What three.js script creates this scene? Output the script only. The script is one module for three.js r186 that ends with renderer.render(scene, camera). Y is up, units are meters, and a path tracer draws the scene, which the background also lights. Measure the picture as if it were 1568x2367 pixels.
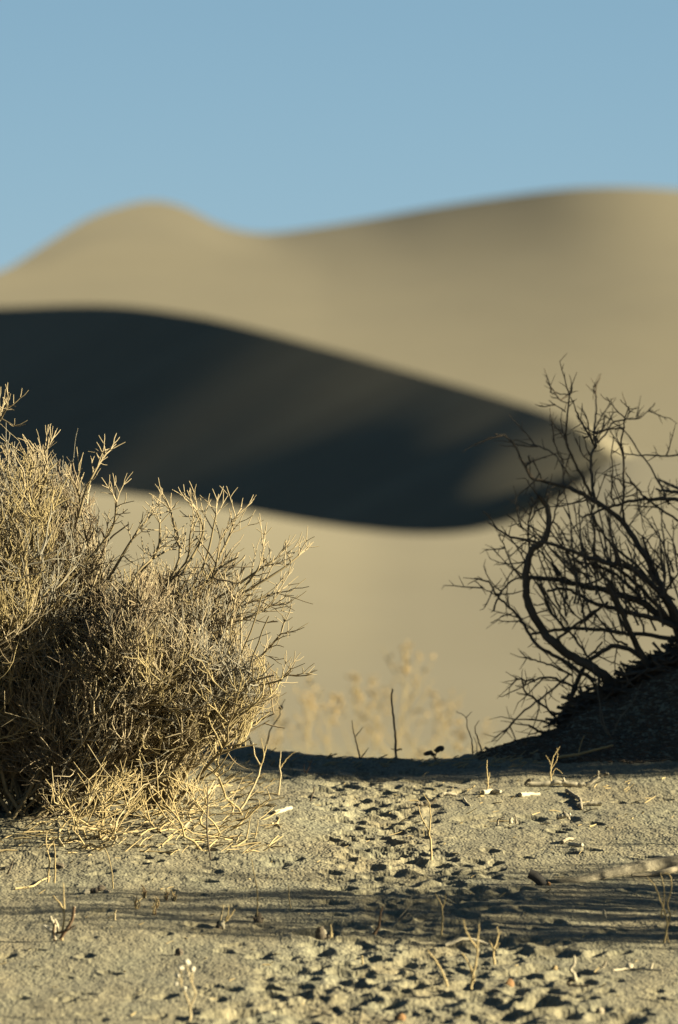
import * as THREE from 'three';
import { ImprovedNoise } from 'three/addons/math/ImprovedNoise.js';

// ---------------------------------------------------------------- camera, sky, sun, exposure
const scene = new THREE.Scene();
const W = 1568, H = 2367;                         // the photograph's own grid, used to read off directions
const FOV = 6.76, EYE = 1.5, HORIZON = 1650;
const K = 2 * Math.tan(THREE.MathUtils.degToRad(FOV / 2)) / H;
const PITCH = Math.atan((HORIZON - H / 2) * K);
const camera = new THREE.PerspectiveCamera(FOV, W / H, 0.5, 6000);
camera.position.set(0, EYE, 0);
camera.rotation.set(PITCH, 0, 0);
camera.focus = 20.3;
camera.userData.fStop = 7.2;                      // opening of about 41 mm

const EXPOSURE = 4.8;
const SUN_EL = 17, SUN_AZ = 8;                    // sun low on the right, a little behind the camera
const cr = Math.cos(SUN_EL * Math.PI / 180), ca = Math.cos(SUN_AZ * Math.PI / 180);
const SUN = new THREE.Vector3(cr * ca, Math.sin(SUN_EL * Math.PI / 180), cr * Math.sin(SUN_AZ * Math.PI / 180));

{ // clear desert sky: brightness follows the length of air looked through, 1 - exp(-tau / sin(elevation)) for red, green and blue
  const w = 64, h = 1024, data = new Float32Array(w * h * 4);
  const edge = [0.412 / EXPOSURE, 0.545 / EXPOSURE, 0.617 / EXPOSURE], tau = [0.075, 0.125, 0.2];
  for (let j = 0; j < h; j++) {
    const el = ((j + 0.5) / h - 0.5) * Math.PI, air = 1 / Math.max(Math.sin(Math.max(el, 0)), 1e-3);
    for (let i = 0; i < w; i++) {
      const o = (j * w + i) * 4;
      for (let c = 0; c < 3; c++) data[o + c] = edge[c] * (1 - Math.exp(-tau[c] * air));
      data[o + 3] = 1;
    }
  }
  const sky = new THREE.DataTexture(data, w, h, THREE.RGBAFormat, THREE.FloatType);
  sky.mapping = THREE.EquirectangularReflectionMapping;
  sky.magFilter = THREE.LinearFilter; sky.minFilter = THREE.LinearFilter;
  sky.needsUpdate = true;
  scene.background = sky; scene.environment = sky;
}
const sun = new THREE.DirectionalLight(new THREE.Color(1.0, 0.87, 0.56), 5);
sun.position.copy(SUN).multiplyScalar(60).add(new THREE.Vector3(0, 1, -20));
sun.target.position.set(0, 1, -20);
sun.castShadow = true;
Object.assign(sun.shadow.camera, { left: -12, right: 12, top: 12, bottom: -12, near: 1, far: 200 });
sun.shadow.mapSize.set(4096, 4096);
sun.shadow.radius = 1.2;
scene.add(sun, sun.target);

const renderer = new THREE.WebGLRenderer({ antialias: true });
renderer.toneMapping = THREE.LinearToneMapping;
renderer.toneMappingExposure = EXPOSURE;
renderer.shadowMap.enabled = true;

// ---------------------------------------------------------------- helpers
function rng(seed) { return () => { seed |= 0; seed = seed + 0x6D2B79F5 | 0; let t = Math.imul(seed ^ seed >>> 15, 1 | seed); t = t + Math.imul(t ^ t >>> 7, 61 | t) ^ t; return ((t ^ t >>> 14) >>> 0) / 4294967296; }; }
const noise = new ImprovedNoise();
const nz = (x, y, z = 0) => noise.noise(x, y, z);
const lerp = THREE.MathUtils.lerp, clamp = THREE.MathUtils.clamp, smooth = THREE.MathUtils.smoothstep;
const V = (x, y, z) => new THREE.Vector3(x, y, z);

// monotone-free Catmull-Rom through [x, y...] rows
function curve(rows) {
  return (x) => {
    const n = rows.length, m = rows[0].length;
    let i = 0; while (i < n - 2 && x > rows[i + 1][0]) i++;
    const a = rows[i], b = rows[i + 1], p = rows[Math.max(i - 1, 0)], q = rows[Math.min(i + 2, n - 1)];
    const h = b[0] - a[0], t = clamp((x - a[0]) / h, 0, 1), out = [];
    for (let k = 1; k < m; k++) {
      const ma = i > 0 ? (b[k] - p[k]) / (b[0] - p[0]) : (b[k] - a[k]) / h;
      const mb = i < n - 2 ? (q[k] - a[k]) / (q[0] - a[0]) : (b[k] - a[k]) / h;
      const t2 = t * t, t3 = t2 * t;
      out.push((2 * t3 - 3 * t2 + 1) * a[k] + (t3 - 2 * t2 + t) * h * ma + (-2 * t3 + 3 * t2) * b[k] + (t3 - t2) * h * mb);
    }
    return m === 2 ? out[0] : out;
  };
}
// world point seen at (X, Y) of the photograph at a distance d
const cp = Math.cos(PITCH), sp = Math.sin(PITCH);
function ray(X, Y) { const x = (X - W / 2) * K, y = (H / 2 - Y) * K; return V(x, y * cp + sp, -cp + y * sp); }
function at(X, Y, d) { const r = ray(X, Y); return r.multiplyScalar(d / -r.z).add(V(0, EYE, 0)); }

const used = {};
function numbered(n) { const k = used[n] = (used[n] ?? -1) + 1; return k ? `${n}_${String(k).padStart(3, '0')}` : n; }
function lit(m) { m.castShadow = true; m.receiveShadow = true; return m; }
function thing(name, label, category, pos, group) {
  const o = new THREE.Group(); o.name = numbered(name); scene.add(o); o.position.copy(pos);
  o.userData = { label, category }; if (group) o.userData.group = group; return o;
}

// collects tapered tubes into one geometry
class Tubes {
  constructor() { this.p = []; this.n = []; this.i = []; this.uv = []; }
  tube(pts, rad, sides = 4, cap = false) {
    const n = pts.length, base = this.p.length / 3, ref = V(0.31, 0.17, 0.94), t = V(0, 0, 0), u = V(0, 0, 0), v = V(0, 0, 0);
    let len = 0;
    for (let k = 0; k < n; k++) {
      t.copy(pts[Math.min(k + 1, n - 1)]).sub(pts[Math.max(k - 1, 0)]).normalize();
      if (k) len += pts[k].distanceTo(pts[k - 1]);
      if (Math.abs(t.dot(ref)) > 0.97) ref.set(0.9, 0.1, 0.2);
      u.crossVectors(t, ref).normalize(); v.crossVectors(t, u);
      const r = typeof rad === 'function' ? rad(k / (n - 1)) : lerp(rad[0], rad[1], k / (n - 1));
      for (let s = 0; s < sides; s++) {
        const a = s / sides * Math.PI * 2, c = Math.cos(a), q = Math.sin(a);
        const nx = u.x * c + v.x * q, ny = u.y * c + v.y * q, nzz = u.z * c + v.z * q;
        this.p.push(pts[k].x + nx * r, pts[k].y + ny * r, pts[k].z + nzz * r);
        this.n.push(nx, ny, nzz); this.uv.push(s / sides, len * 10);
        if (k) {
          const a0 = base + (k - 1) * sides + s, a1 = base + (k - 1) * sides + (s + 1) % sides, b0 = a0 + sides, b1 = a1 + sides;
          this.i.push(a0, a1, b0, a1, b1, b0);
        }
      }
    }
    if (cap) for (const [k, d] of [[0, -1], [n - 1, 1]]) {
      const c = this.p.length / 3; t.copy(pts[Math.min(k + 1, n - 1)]).sub(pts[Math.max(k - 1, 0)]).normalize().multiplyScalar(d);
      this.p.push(pts[k].x, pts[k].y, pts[k].z); this.n.push(t.x, t.y, t.z); this.uv.push(0.5, 0);
      for (let s = 0; s < sides; s++) { const a = base + k * sides + s, b = base + k * sides + (s + 1) % sides; d > 0 ? this.i.push(c, a, b) : this.i.push(c, b, a); }
    }
  }
  get empty() { return !this.i.length; }
  build(name, mat, parent, kind) {
    const g = new THREE.BufferGeometry();
    g.setAttribute('position', new THREE.Float32BufferAttribute(this.p, 3));
    g.setAttribute('normal', new THREE.Float32BufferAttribute(this.n, 3));
    g.setAttribute('uv', new THREE.Float32BufferAttribute(this.uv, 2));
    g.setIndex(this.i);
    const m = lit(new THREE.Mesh(g, mat)); m.name = name; if (kind) m.userData.kind = kind;
    parent.add(m); return m;
  }
}

// ---------------------------------------------------------------- materials
function tileNoise(size, fn) {  // fn(u, v) over a torus, value 0..1
  const d = new Uint8Array(size * size * 4);
  for (let j = 0; j < size; j++) for (let i = 0; i < size; i++) {
    const c = fn(i / size, j / size), o = (j * size + i) * 4;
    d[o] = c[0]; d[o + 1] = c[1]; d[o + 2] = c[2]; d[o + 3] = 255;
  }
  const t = new THREE.DataTexture(d, size, size);
  t.wrapS = t.wrapT = THREE.RepeatWrapping; t.magFilter = THREE.LinearFilter; t.minFilter = THREE.LinearMipmapLinearFilter; t.generateMipmaps = true;
  t.needsUpdate = true; return t;
}
const tr = rng(77);
const wrapN = (u, v, f, s) => { // tiling noise: blend of shifted copies
  const a = nz(u * f, v * f, s), b = nz((u - 1) * f, v * f, s), c = nz(u * f, (v - 1) * f, s), e = nz((u - 1) * f, (v - 1) * f, s);
  return (a * (1 - u) + b * u) * (1 - v) + (c * (1 - u) + e * u) * v;
};
const sandMap = tileNoise(1024, (u, v) => {
  const big = wrapN(u, v, 5, 1.5) * 0.5 + wrapN(u, v, 17, 4.5) * 0.5, fine = wrapN(u, v, 130, 9.5);
  const g = tr(); let k = 0.80 + big * 0.18 + fine * 0.30 + (g - 0.5) * 0.26;
  if (g > 0.965) k += 0.15; if (g < 0.05) k -= 0.2;
  const w = wrapN(u, v, 9, 21.5) * 0.05;
  const s = (x) => 255 * clamp(x, 0, 1);
  return [s(k * (1 + w)), s(k), s(k * (0.98 - w))];
});
sandMap.colorSpace = THREE.SRGBColorSpace;
const sandBump = tileNoise(1024, (u, v) => { const k = 255 * clamp(0.5 + wrapN(u, v, 60, 3.5) * 0.35 + wrapN(u, v, 160, 6.5) * 0.4 + (tr() - 0.5) * 0.12, 0, 1); return [k, k, k]; });
const barkBump = tileNoise(256, (u, v) => { const k = 255 * clamp(0.5 + wrapN(u, v, 12, 2.5) * 0.6 + (tr() - 0.5) * 0.3, 0, 1); return [k, k, k]; });

const rgb = (r, g, b) => new THREE.Color().setRGB(r, g, b);
const mat = (r, g, b, o = {}) => new THREE.MeshStandardMaterial({ color: rgb(r, g, b), roughness: 0.9, metalness: 0, side: THREE.DoubleSide, ...o });
const M = {
  sand: mat(0.218, 0.197, 0.134, { map: sandMap, bumpMap: sandBump, bumpScale: 0.005, roughness: 1 }),
  dune: mat(0.119, 0.105, 0.072, { roughness: 1, vertexColors: true }),
  twigs: [mat(0.215, 0.175, 0.11), mat(0.26, 0.215, 0.145), mat(0.175, 0.135, 0.083), mat(0.22, 0.175, 0.088), mat(0.15, 0.137, 0.11), mat(0.115, 0.088, 0.057)],
  bark: [mat(0.12, 0.092, 0.046), mat(0.14, 0.11, 0.06), mat(0.10, 0.078, 0.042)],
  straw: [mat(0.28, 0.22, 0.113), mat(0.245, 0.19, 0.092), mat(0.31, 0.255, 0.153)],
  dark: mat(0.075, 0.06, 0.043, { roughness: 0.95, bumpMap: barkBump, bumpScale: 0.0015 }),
  char: mat(0.035, 0.032, 0.03),
  darkTwig: mat(0.088, 0.066, 0.045),
  shadeLitter: mat(0.07, 0.052, 0.034),  // dark litter colour that paints extra shade onto the mound
  brown: mat(0.09, 0.055, 0.03),
  drift: mat(0.22, 0.19, 0.138, { bumpMap: barkBump, bumpScale: 0.002 }),
  pale: mat(0.29, 0.26, 0.195),
  grey: mat(0.15, 0.133, 0.098, { bumpMap: barkBump, bumpScale: 0.004 }),
  ochre: mat(0.21, 0.155, 0.078),
  white: mat(0.4, 0.37, 0.3),
  orange: mat(0.17, 0.09, 0.035),
};

// ---------------------------------------------------------------- ground
const profile = curve([[-400, -1], [-20, -0.2], [0, 0], [10, 0.36], [15, 0.714], [17, 0.892], [20, 1.159], [22.2, 1.358], [22.7, 1.382], [23.6, 1.25], [25.5, 0.85], [30, 0.55], [60, 0.5], [160, 0.55], [240, 0.65], [6000, 0.65]]);
const crest = curve([[-6, 0.1], [-2.5, 0.3], [-1.2, 0.26], [-0.8, 0.17], [-0.34, 0.062], [-0.24, 0.03], [-0.08, 0.006], [0.1, 0], [0.25, -0.006], [0.35, 0.008], [0.46, 0.045], [0.55, 0.075], [0.6, 0.11], [0.65, 0.155], [0.73, 0.19], [0.82, 0.25], [0.92, 0.3], [1.4, 0.52], [2.2, 0.8], [3.2, 0.6], [5, 0.1], [8, 0]]);
function ground(x, z) {
  const d = -z; let h = profile(d);
  const bell = d < 23 ? Math.exp(-(((d - 23) / lerp(1.15, 0.6, smooth(x, 0.3, 0.6) * (1 - smooth(x, 1.2, 2)))) ** 2)) : Math.exp(-(((d - 23) / 2.2) ** 2));
  if (Math.abs(x) < 8) h += crest(x) * bell;
  // foot of the left shrub: a low cushion of trapped sand
  h += 0.05 * Math.exp(-(((x + 0.75) / 0.55) ** 2) - (((d - 20.6) / 0.55) ** 2));
  if (d > 5 && d < 40) h += 0.010 * nz(x * 2.1, d * 1.3, 0.5) + 0.006 * nz(x * 5.5, d * 3.1, 7.5);
  else h += 0.25 * nz(x * 0.02, d * 0.02, 3.5) * smooth(d, 30, 80);
  return h;
}
// ground hit under a pixel of the photograph
function hit(X, Y) {
  const r = ray(X, Y); let a = 12, b = 12;
  for (let d = 12; d < 26; d += 0.05) { b = d; const t = d / -r.z; if (EYE + r.y * t < ground(r.x * t, -d)) break; a = d; }
  for (let k = 0; k < 20; k++) { const m = (a + b) / 2, t = m / -r.z; if (EYE + r.y * t < ground(r.x * t, -m)) b = m; else a = m; }
  const t = b / -r.z; return V(r.x * t, ground(r.x * t, -b), -b);
}

// footprints and hollows: a trodden trail coming down towards the camera
const pits = [], bins = new Map();
{
  const R = rng(1234);
  const rows = [ // Y, trail centre, half width, prints
    [1785, 840, 190, 20], [1815, 870, 170, 20], [1845, 880, 130, 18], [1875, 850, 110, 14], [1905, 870, 100, 14], [1940, 890, 110, 14], [1975, 920, 120, 16],
    [2010, 980, 170, 20], [2045, 1020, 190, 22], [2080, 1010, 190, 22], [2115, 980, 180, 18], [2150, 940, 200, 18], [2185, 960, 260, 22], [2220, 930, 300, 24], [2255, 880, 330, 26], [2290, 900, 370, 28], [2325, 880, 380, 28], [2360, 860, 400, 28], [2400, 860, 400, 20],
    [2190, 1250, 110, 6], [2260, 1270, 130, 7], [2340, 1330, 180, 8], [1900, 1200, 200, 8], [2300, 250, 300, 2], [2000, 500, 300, 4],
  ];
  for (const [Y, c, hw, n] of rows) for (let k = 0; k < n * 2.3; k++) {
    const g = (R() + R() + R()) / 1.5 - 1, p = hit(c + g * hw * 1.55, Y + (R() - 0.5) * 36);
    const big = R() < 0.1 ? 1.0 : 0.4 + R() * 0.36;
    pits.push({ x: p.x, z: p.z, sx: (0.019 + R() * 0.016) * big, sz: (0.035 + R() * 0.04) * big, a: (R() - 0.5) * 0.9, dep: (0.009 + R() * 0.008) * big, rim: 0.04 + R() * 0.13 });
  }
  for (let k = 0; k < 330; k++) { // scuffs all along the trail
    const Y = 1780 + R() * 600, r = rows[Math.min(18, Math.floor((Y - 1770) / 35))], p = hit(r[1] + ((R() + R() + R()) / 1.5 - 1) * r[2] * 1.5, Y), b = 0.45 + R() * 0.5;
    pits.push({ x: p.x, z: p.z, sx: 0.022 * b, sz: 0.05 * b, a: (R() - 0.5) * 1.5, dep: 0.011 * b, rim: 0.2 });
  }
  for (let k = 0; k < 160; k++) { // scattered small hollows
    const p = hit(R() * 1568, 1800 + R() * 570), b = 0.35 + R() * 0.4;
    pits.push({ x: p.x, z: p.z, sx: 0.024 * b, sz: 0.05 * b, a: (R() - 0.5) * 1.5, dep: 0.009 * b, rim: 0.5 });
  }
  // single deeper marks
  for (const [X, Y, sx, sz, dep] of [[520, 2350, 0.045, 0.05, 0.024], [1250, 2320, 0.04, 0.06, 0.028], [735, 2160, 0.04, 0.05, 0.026], [1300, 2210, 0.03, 0.04, 0.022], [1190, 2200, 0.03, 0.045, 0.024]]) {
    const p = hit(X, Y); pits.push({ x: p.x, z: p.z, sx, sz, a: 0.1, dep: dep * 0.7, rim: 0.3 });
  }
  pits.forEach((p) => {
    const r = 3.2 * Math.max(p.sx, p.sz);
    for (let i = Math.floor((p.x - r) / 0.2); i <= Math.floor((p.x + r) / 0.2); i++) for (let j = Math.floor((p.z - r) / 0.2); j <= Math.floor((p.z + r) / 0.2); j++) {
      const k = i * 10000 + j; if (!bins.has(k)) bins.set(k, []); bins.get(k).push(p);
    }
  });
}
function relief(x, z) {
  let h = 0.0022 * nz(x * 14, z * 6, 2.5) + 0.0017 * nz(x * 34, z * 12, 5.5) + 0.0013 * nz(x * 75, z * 24, 8.5);
  h += 0.007 * smooth(-z, 21.6, 22.5) * (nz(x * 22, z * 14, 11.5) + 0.5 * nz(x * 55, z * 30, 13.5));
  const L = bins.get(Math.floor(x / 0.2) * 10000 + Math.floor(z / 0.2));
  let low = 0, high = 0;
  if (L) for (const p of L) {
    const c = Math.cos(p.a), s = Math.sin(p.a), u = ((x - p.x) * c + (z - p.z) * s) / p.sx, v = (-(x - p.x) * s + (z - p.z) * c) / p.sz, q = u * u + v * v;
    if (q > 9) continue;
    const e = q * (1 + 0.5 * nz(x * 30, z * 15, 1.5));
    low = Math.max(low, p.dep * Math.exp(-e * e * 0.7)); high = Math.max(high, p.dep * p.rim * Math.exp(-((Math.sqrt(e) - 1.55) ** 2) * 5));
  }
  return h + high * (1 - low / 0.03) - low;
}
const fineX = 1.02, fineZ = [16.4, 23.4];
const surface = (x, z) => ground(x, z) + (Math.abs(x) < fineX && -z > fineZ[0] && -z < fineZ[1] ? relief(x, z) * smooth(fineX - Math.abs(x), 0, 0.08) * smooth(-z, 16.4, 16.6) * (1 - smooth(-z, 23.1, 23.4)) : 0);
function stand(X, Y) { const p = hit(X, Y); p.y = surface(p.x, p.z); return p; }
{
  const axis = (stops) => { const out = []; for (let k = 0; k < stops.length - 1; k++) { const [a, step] = stops[k], b = stops[k + 1][0], n = Math.max(1, Math.round((b - a) / step)); for (let i = 0; i < n; i++) out.push(a + (b - a) * i / n); } out.push(stops[stops.length - 1][0]); return out; };
  const xs = axis([[-3000, 600], [-600, 100], [-100, 20], [-20, 3], [-5, 0.4], [-2, 0.1], [-fineX, 0.0055], [fineX, 0.1], [2, 0.2], [5, 1], [20, 10], [100, 100], [600, 600], [3000]]);
  const ds = axis([[-300, 60], [-20, 4], [5, 1], [14, 0.2], [16.4, 0.0115], [23.4, 0.1], [27, 0.5], [35, 3], [80, 8], [260, 40], [600, 400], [5000]]);
  const nx = xs.length, nd = ds.length, p = new Float32Array(nx * nd * 3), uv = new Float32Array(nx * nd * 2), idx = [];
  for (let j = 0; j < nd; j++) for (let i = 0; i < nx; i++) {
    const o = j * nx + i, x = xs[i], z = -ds[j];
    p[o * 3] = x; p[o * 3 + 1] = surface(x, z); p[o * 3 + 2] = z; uv[o * 2] = x / 0.9; uv[o * 2 + 1] = z / 2.9;
    if (i && j) idx.push(o - nx - 1, o - nx, o - 1, o - nx, o, o - 1);
  }
  const g = new THREE.BufferGeometry();
  g.setAttribute('position', new THREE.BufferAttribute(p, 3)); g.setAttribute('uv', new THREE.BufferAttribute(uv, 2)); g.setIndex(idx); g.computeVertexNormals();
  const m = lit(new THREE.Mesh(g, M.sand)); m.name = 'sand_ground'; m.userData = { kind: 'structure', label: 'trodden grey sand of the desert floor', category: 'ground' }; scene.add(m);
}

// ---------------------------------------------------------------- dunes
function sheet(parts, name, label) {   // parts: [rows fn(u) -> Vector3, nu, nv]; smooth inside a part, sharp between parts
  const P = [], C = [], N = [], I = [];
  for (const { f, nu, nv, tone } of parts) {
    const g = new THREE.BufferGeometry(), p = [], idx = [], base = P.length / 3;
    for (let j = 0; j <= nv; j++) for (let i = 0; i <= nu; i++) {
      const q = f(i / nu, j / nv); p.push(q.x, q.y, q.z);
      const t = tone(q, i / nu, j / nv); C.push(t * 1.0, t, t);
      if (i && j) { const o = j * (nu + 1) + i; idx.push(o - nu - 2, o - nu - 1, o - 1, o - nu - 1, o, o - 1); }
    }
    g.setAttribute('position', new THREE.Float32BufferAttribute(p, 3)); g.setIndex(idx); g.computeVertexNormals();
    P.push(...p); N.push(...g.attributes.normal.array); for (const k of idx) I.push(k + base);
  }
  const g = new THREE.BufferGeometry();
  g.setAttribute('position', new THREE.Float32BufferAttribute(P, 3)); g.setAttribute('normal', new THREE.Float32BufferAttribute(N, 3)); g.setAttribute('color', new THREE.Float32BufferAttribute(C, 3)); g.setIndex(I);
  const m = lit(new THREE.Mesh(g, M.dune)); m.name = name; m.userData = { kind: 'structure', label, category: 'dune' }; scene.add(m); return m;
}
const grain = (q) => 1 + 0.05 * nz(q.x * 0.15, q.y * 0.3, q.z * 0.06) + 0.04 * nz(q.x * 0.6, q.y * 0.9, q.z * 0.25);
const X0 = -1500, X1 = 3200, uX = (u) => X0 + (X1 - X0) * u;
// rim of the near swell, brink of the slip face behind it (pixel column -> row, distance)
const rim = curve([[-1500, 1080, 430], [-600, 1092, 436], [0, 1112, 440], [200, 1132, 441], [500, 1170, 444], [700, 1205, 446], [850, 1226, 447], [1000, 1235, 446], [1120, 1222, 455], [1250, 1180, 480], [1350, 1118, 518], [1430, 1058, 556], [1500, 1050, 560], [1800, 1050, 560], [3200, 1050, 560]]);
const brink = curve([[-1500, 800, 702], [-900, 755, 672], [-400, 722, 648], [0, 711, 628], [250, 706, 615], [450, 730, 605], [600, 764, 598], [800, 818, 589], [1000, 875, 580], [1200, 934, 570], [1330, 982, 562.5], [1430, 1056, 556.4], [1500, 1048, 561], [1800, 1048, 561], [3200, 1048, 561]]);
const slip = curve([[-1500, 0.6], [0, 0.59], [600, 0.56], [1000, 0.52], [1250, 0.492], [1430, 0.505], [1500, 0.505]]);
const swell = (q) => { q.y += 0.35 * nz(q.x * 0.05 + 3, q.z * 0.022, 4.5) + 0.5 * nz(q.x * 0.022, q.z * 0.014, 9.5); return q; };
{
  const apron = (u, v) => {
    const X = uX(u), [ry, rd] = rim(X), r = at(X, ry, rd), d = lerp(235, rd, v), x = r.x * d / rd;
    const t = v, y = lerp(0.0, r.y, Math.pow(t, 1.15)), q = V(x, y, -d);
    const a = Math.min(1, (1 - v) * 6) * Math.min(1, v * 4), b = q.y; swell(q); q.y = lerp(b, q.y, a); return q;
  };
  const back = (u, v) => { const X = uX(u), [ry, rd] = rim(X), q = at(X, ry, rd); const k = smooth(X, 1250, 1430); q.y -= lerp(7, 0.3, k) * (1 - (1 - v) ** 2); q.z -= lerp(16, 2, k) * v; return q; };
  const wall = (u, v) => {
    const X = uX(u), [by, bd] = brink(X), q = at(X, by, bd);
    const k = 1 - smooth(X, 1385, 1450), Hh = (0.2 + 22 * k) * (0.15 + 0.85 * k);
    const b = lerp(40, 33, smooth(X, 0, 900)) * Math.PI / 180, slope = slip(X), bend = 0.55 * smooth(X, 700, 1250) + 0.4 * smooth(X, 1120, 1330);
    const s = v, fall = Hh * s, run = Hh * s / slope * (1 - bend * Math.max(0, s - 0.08) ** 1.7);
    q.x -= run * Math.cos(b); q.z += run * Math.sin(b); q.y -= fall;
    q.y += 0.06 * Math.sin(s * Math.PI) * k * nz(X * 0.006, s * 1.5, 2.5); return q;
  };
  const lee = (u, v) => { const X = uX(u), [by, bd] = brink(X), q = at(X, by, bd); q.z -= 60 * v; q.x += 10 * v; q.y -= (X < 1430 ? 2.5 : 2.5) * v * v + 0.6 * v; return q; };
  const streak = (q, u, v) => grain(q) * (1 + 0.16 * nz(u * 200 + v * 9, v * 1.6, 3.5) + 0.10 * nz(u * 620 + v * 20, v * 2, 6.5));
  sheet([{ f: apron, nu: 240, nv: 90, tone: grain }, { f: back, nu: 200, nv: 8, tone: grain }, { f: wall, nu: 420, nv: 40, tone: streak }, { f: lee, nu: 120, nv: 20, tone: grain }], 'sand_dune', 'middle dune with a dark shaded slip face above a sunlit apron');
}
{
  const line = [[-1500, 1000], [-900, 850], [-400, 740], [0, 628], [100, 568], [200, 506], [280, 477], [352, 463], [425, 478], [500, 516], [560, 534], [620, 539], [700, 530], [850, 506], [1000, 479], [1150, 456], [1300, 437], [1400, 432], [1480, 433], [1568, 438], [1800, 455], [2400, 560], [3200, 800]];
  const slopeAt = (d) => 15 + 0.14 * (d - 556);                                    // an even slope of 8 degrees rising away
  const plane = (X, Y) => Math.max((slopeAt(0) - EYE) / ((HORIZON - Y) * K - 0.14), brink(X)[1] + 12);   // where a row of the photograph meets it
  const far = curve([[500, 768], [560, 762.5], [620, 759], [700, 757.8], [850, 757], [1000, 754.5], [1150, 751], [1300, 747], [1400, 744.6], [1480, 743.2], [1568, 742.2], [1800, 741], [2400, 750], [3200, 760]]);
  const sky = curve(line.map(([X, Y]) => [X, Y, X < 530 ? plane(X, Y) : far(X)]));
  const foot = curve([[-1500, 706], [-900, 677], [-400, 653], [0, 632.5], [600, 603], [1000, 585], [1200, 576], [1400, 568.5], [1600, 564.5], [1900, 563], [3200, 563]]);
  const front = (u, v) => {
    const X = uX(u), f = 1 - v, Xs = X - 260 * f * smooth(X, 350, 750), wide = 15 + 330 * f; let sy = 0, sd = 0;
    for (let k = -3; k <= 3; k++) { const [a, b] = sky(Xs + k * wide / 3), g = [0.2, 0.18, 0.14, 0.08][Math.abs(k)]; sy += a * g; sd += b * g; }
    const top = at(X, sy, sd), d0 = foot(X), x0 = (X - W / 2) * K * d0;
    const ref = lerp(top.y, slopeAt(760), smooth(X, 560, 760) * (1 - smooth(X, 1700, 2300)));
    const sref = lerp(sd, 760, smooth(X, 560, 760) * (1 - smooth(X, 1700, 2300)));
    const q = V(lerp(x0, top.x, v), lerp(slopeAt(d0), ref, v) + (top.y - ref) * Math.pow(v, 2.3), lerp(-d0, -sref, v) + (sref - sd) * Math.pow(v, 2.3));
    const a = Math.min(1, (1 - v) * 5); q.y += a * (0.5 * nz(q.x * 0.02 + q.z * 0.012 + 5, q.z * 0.016, 1.5) + 0.16 * nz(q.x * 0.05 + q.z * 0.05, q.z * 0.05, 7.5)); return q;
  };
  const rear = (u, v) => { const X = uX(u), q = front(u, 1); q.z -= 120 * v; q.y -= q.y * (1 - (1 - v) ** 1.5); return q; };
  sheet([{ f: front, nu: 260, nv: 80, tone: grain }, { f: rear, nu: 120, nv: 16, tone: grain }], 'sand_dune_001', 'tall twin-peaked dune against the sky');
}

// ---------------------------------------------------------------- shrubs
const rv = (R) => { let v; do v = V(R() * 2 - 1, R() * 2 - 1, R() * 2 - 1); while (v.lengthSq() > 1 || v.lengthSq() < 0.01); return v.normalize(); };
function twig(T, R, p, dir, len, r, level, inside, up = 0.15) {
  const pts = [p.clone()], n = level > 1 ? 3 : 2, q = p.clone(), d = dir.clone();
  for (let k = 0; k < n; k++) { d.addScaledVector(rv(R), 0.22); d.y += up * 0.5; d.normalize(); q.addScaledVector(d, len / n); pts.push(q.clone()); }
  if (!inside(q) && R() < 0.93) return;
  T.tube(pts, [r, r * 0.72], level > 1 ? 4 : 3);
  if (level <= 0) return;
  const c = R() < 0.35 ? 3 : 2, ax = rv(R);
  for (let k = 0; k < c; k++) {
    const nd = d.clone().applyAxisAngle(ax, (k - (c - 1) / 2) * (0.75 + R() * 0.55) + (R() - 0.5) * 0.3); nd.y += up; nd.normalize();
    twig(T, R, q, nd, len * (0.55 + R() * 0.35), r * 0.74, level - 1, inside, up);
  }
  if (R() < 0.7) { const m = pts[1 + Math.floor(R() * (n - 1))], nd = d.clone().addScaledVector(rv(R), 1.1).normalize(); twig(T, R, m, nd, len * (0.35 + R() * 0.4), r * 0.65, Math.max(0, level - 2), inside, up); }
}
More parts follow.
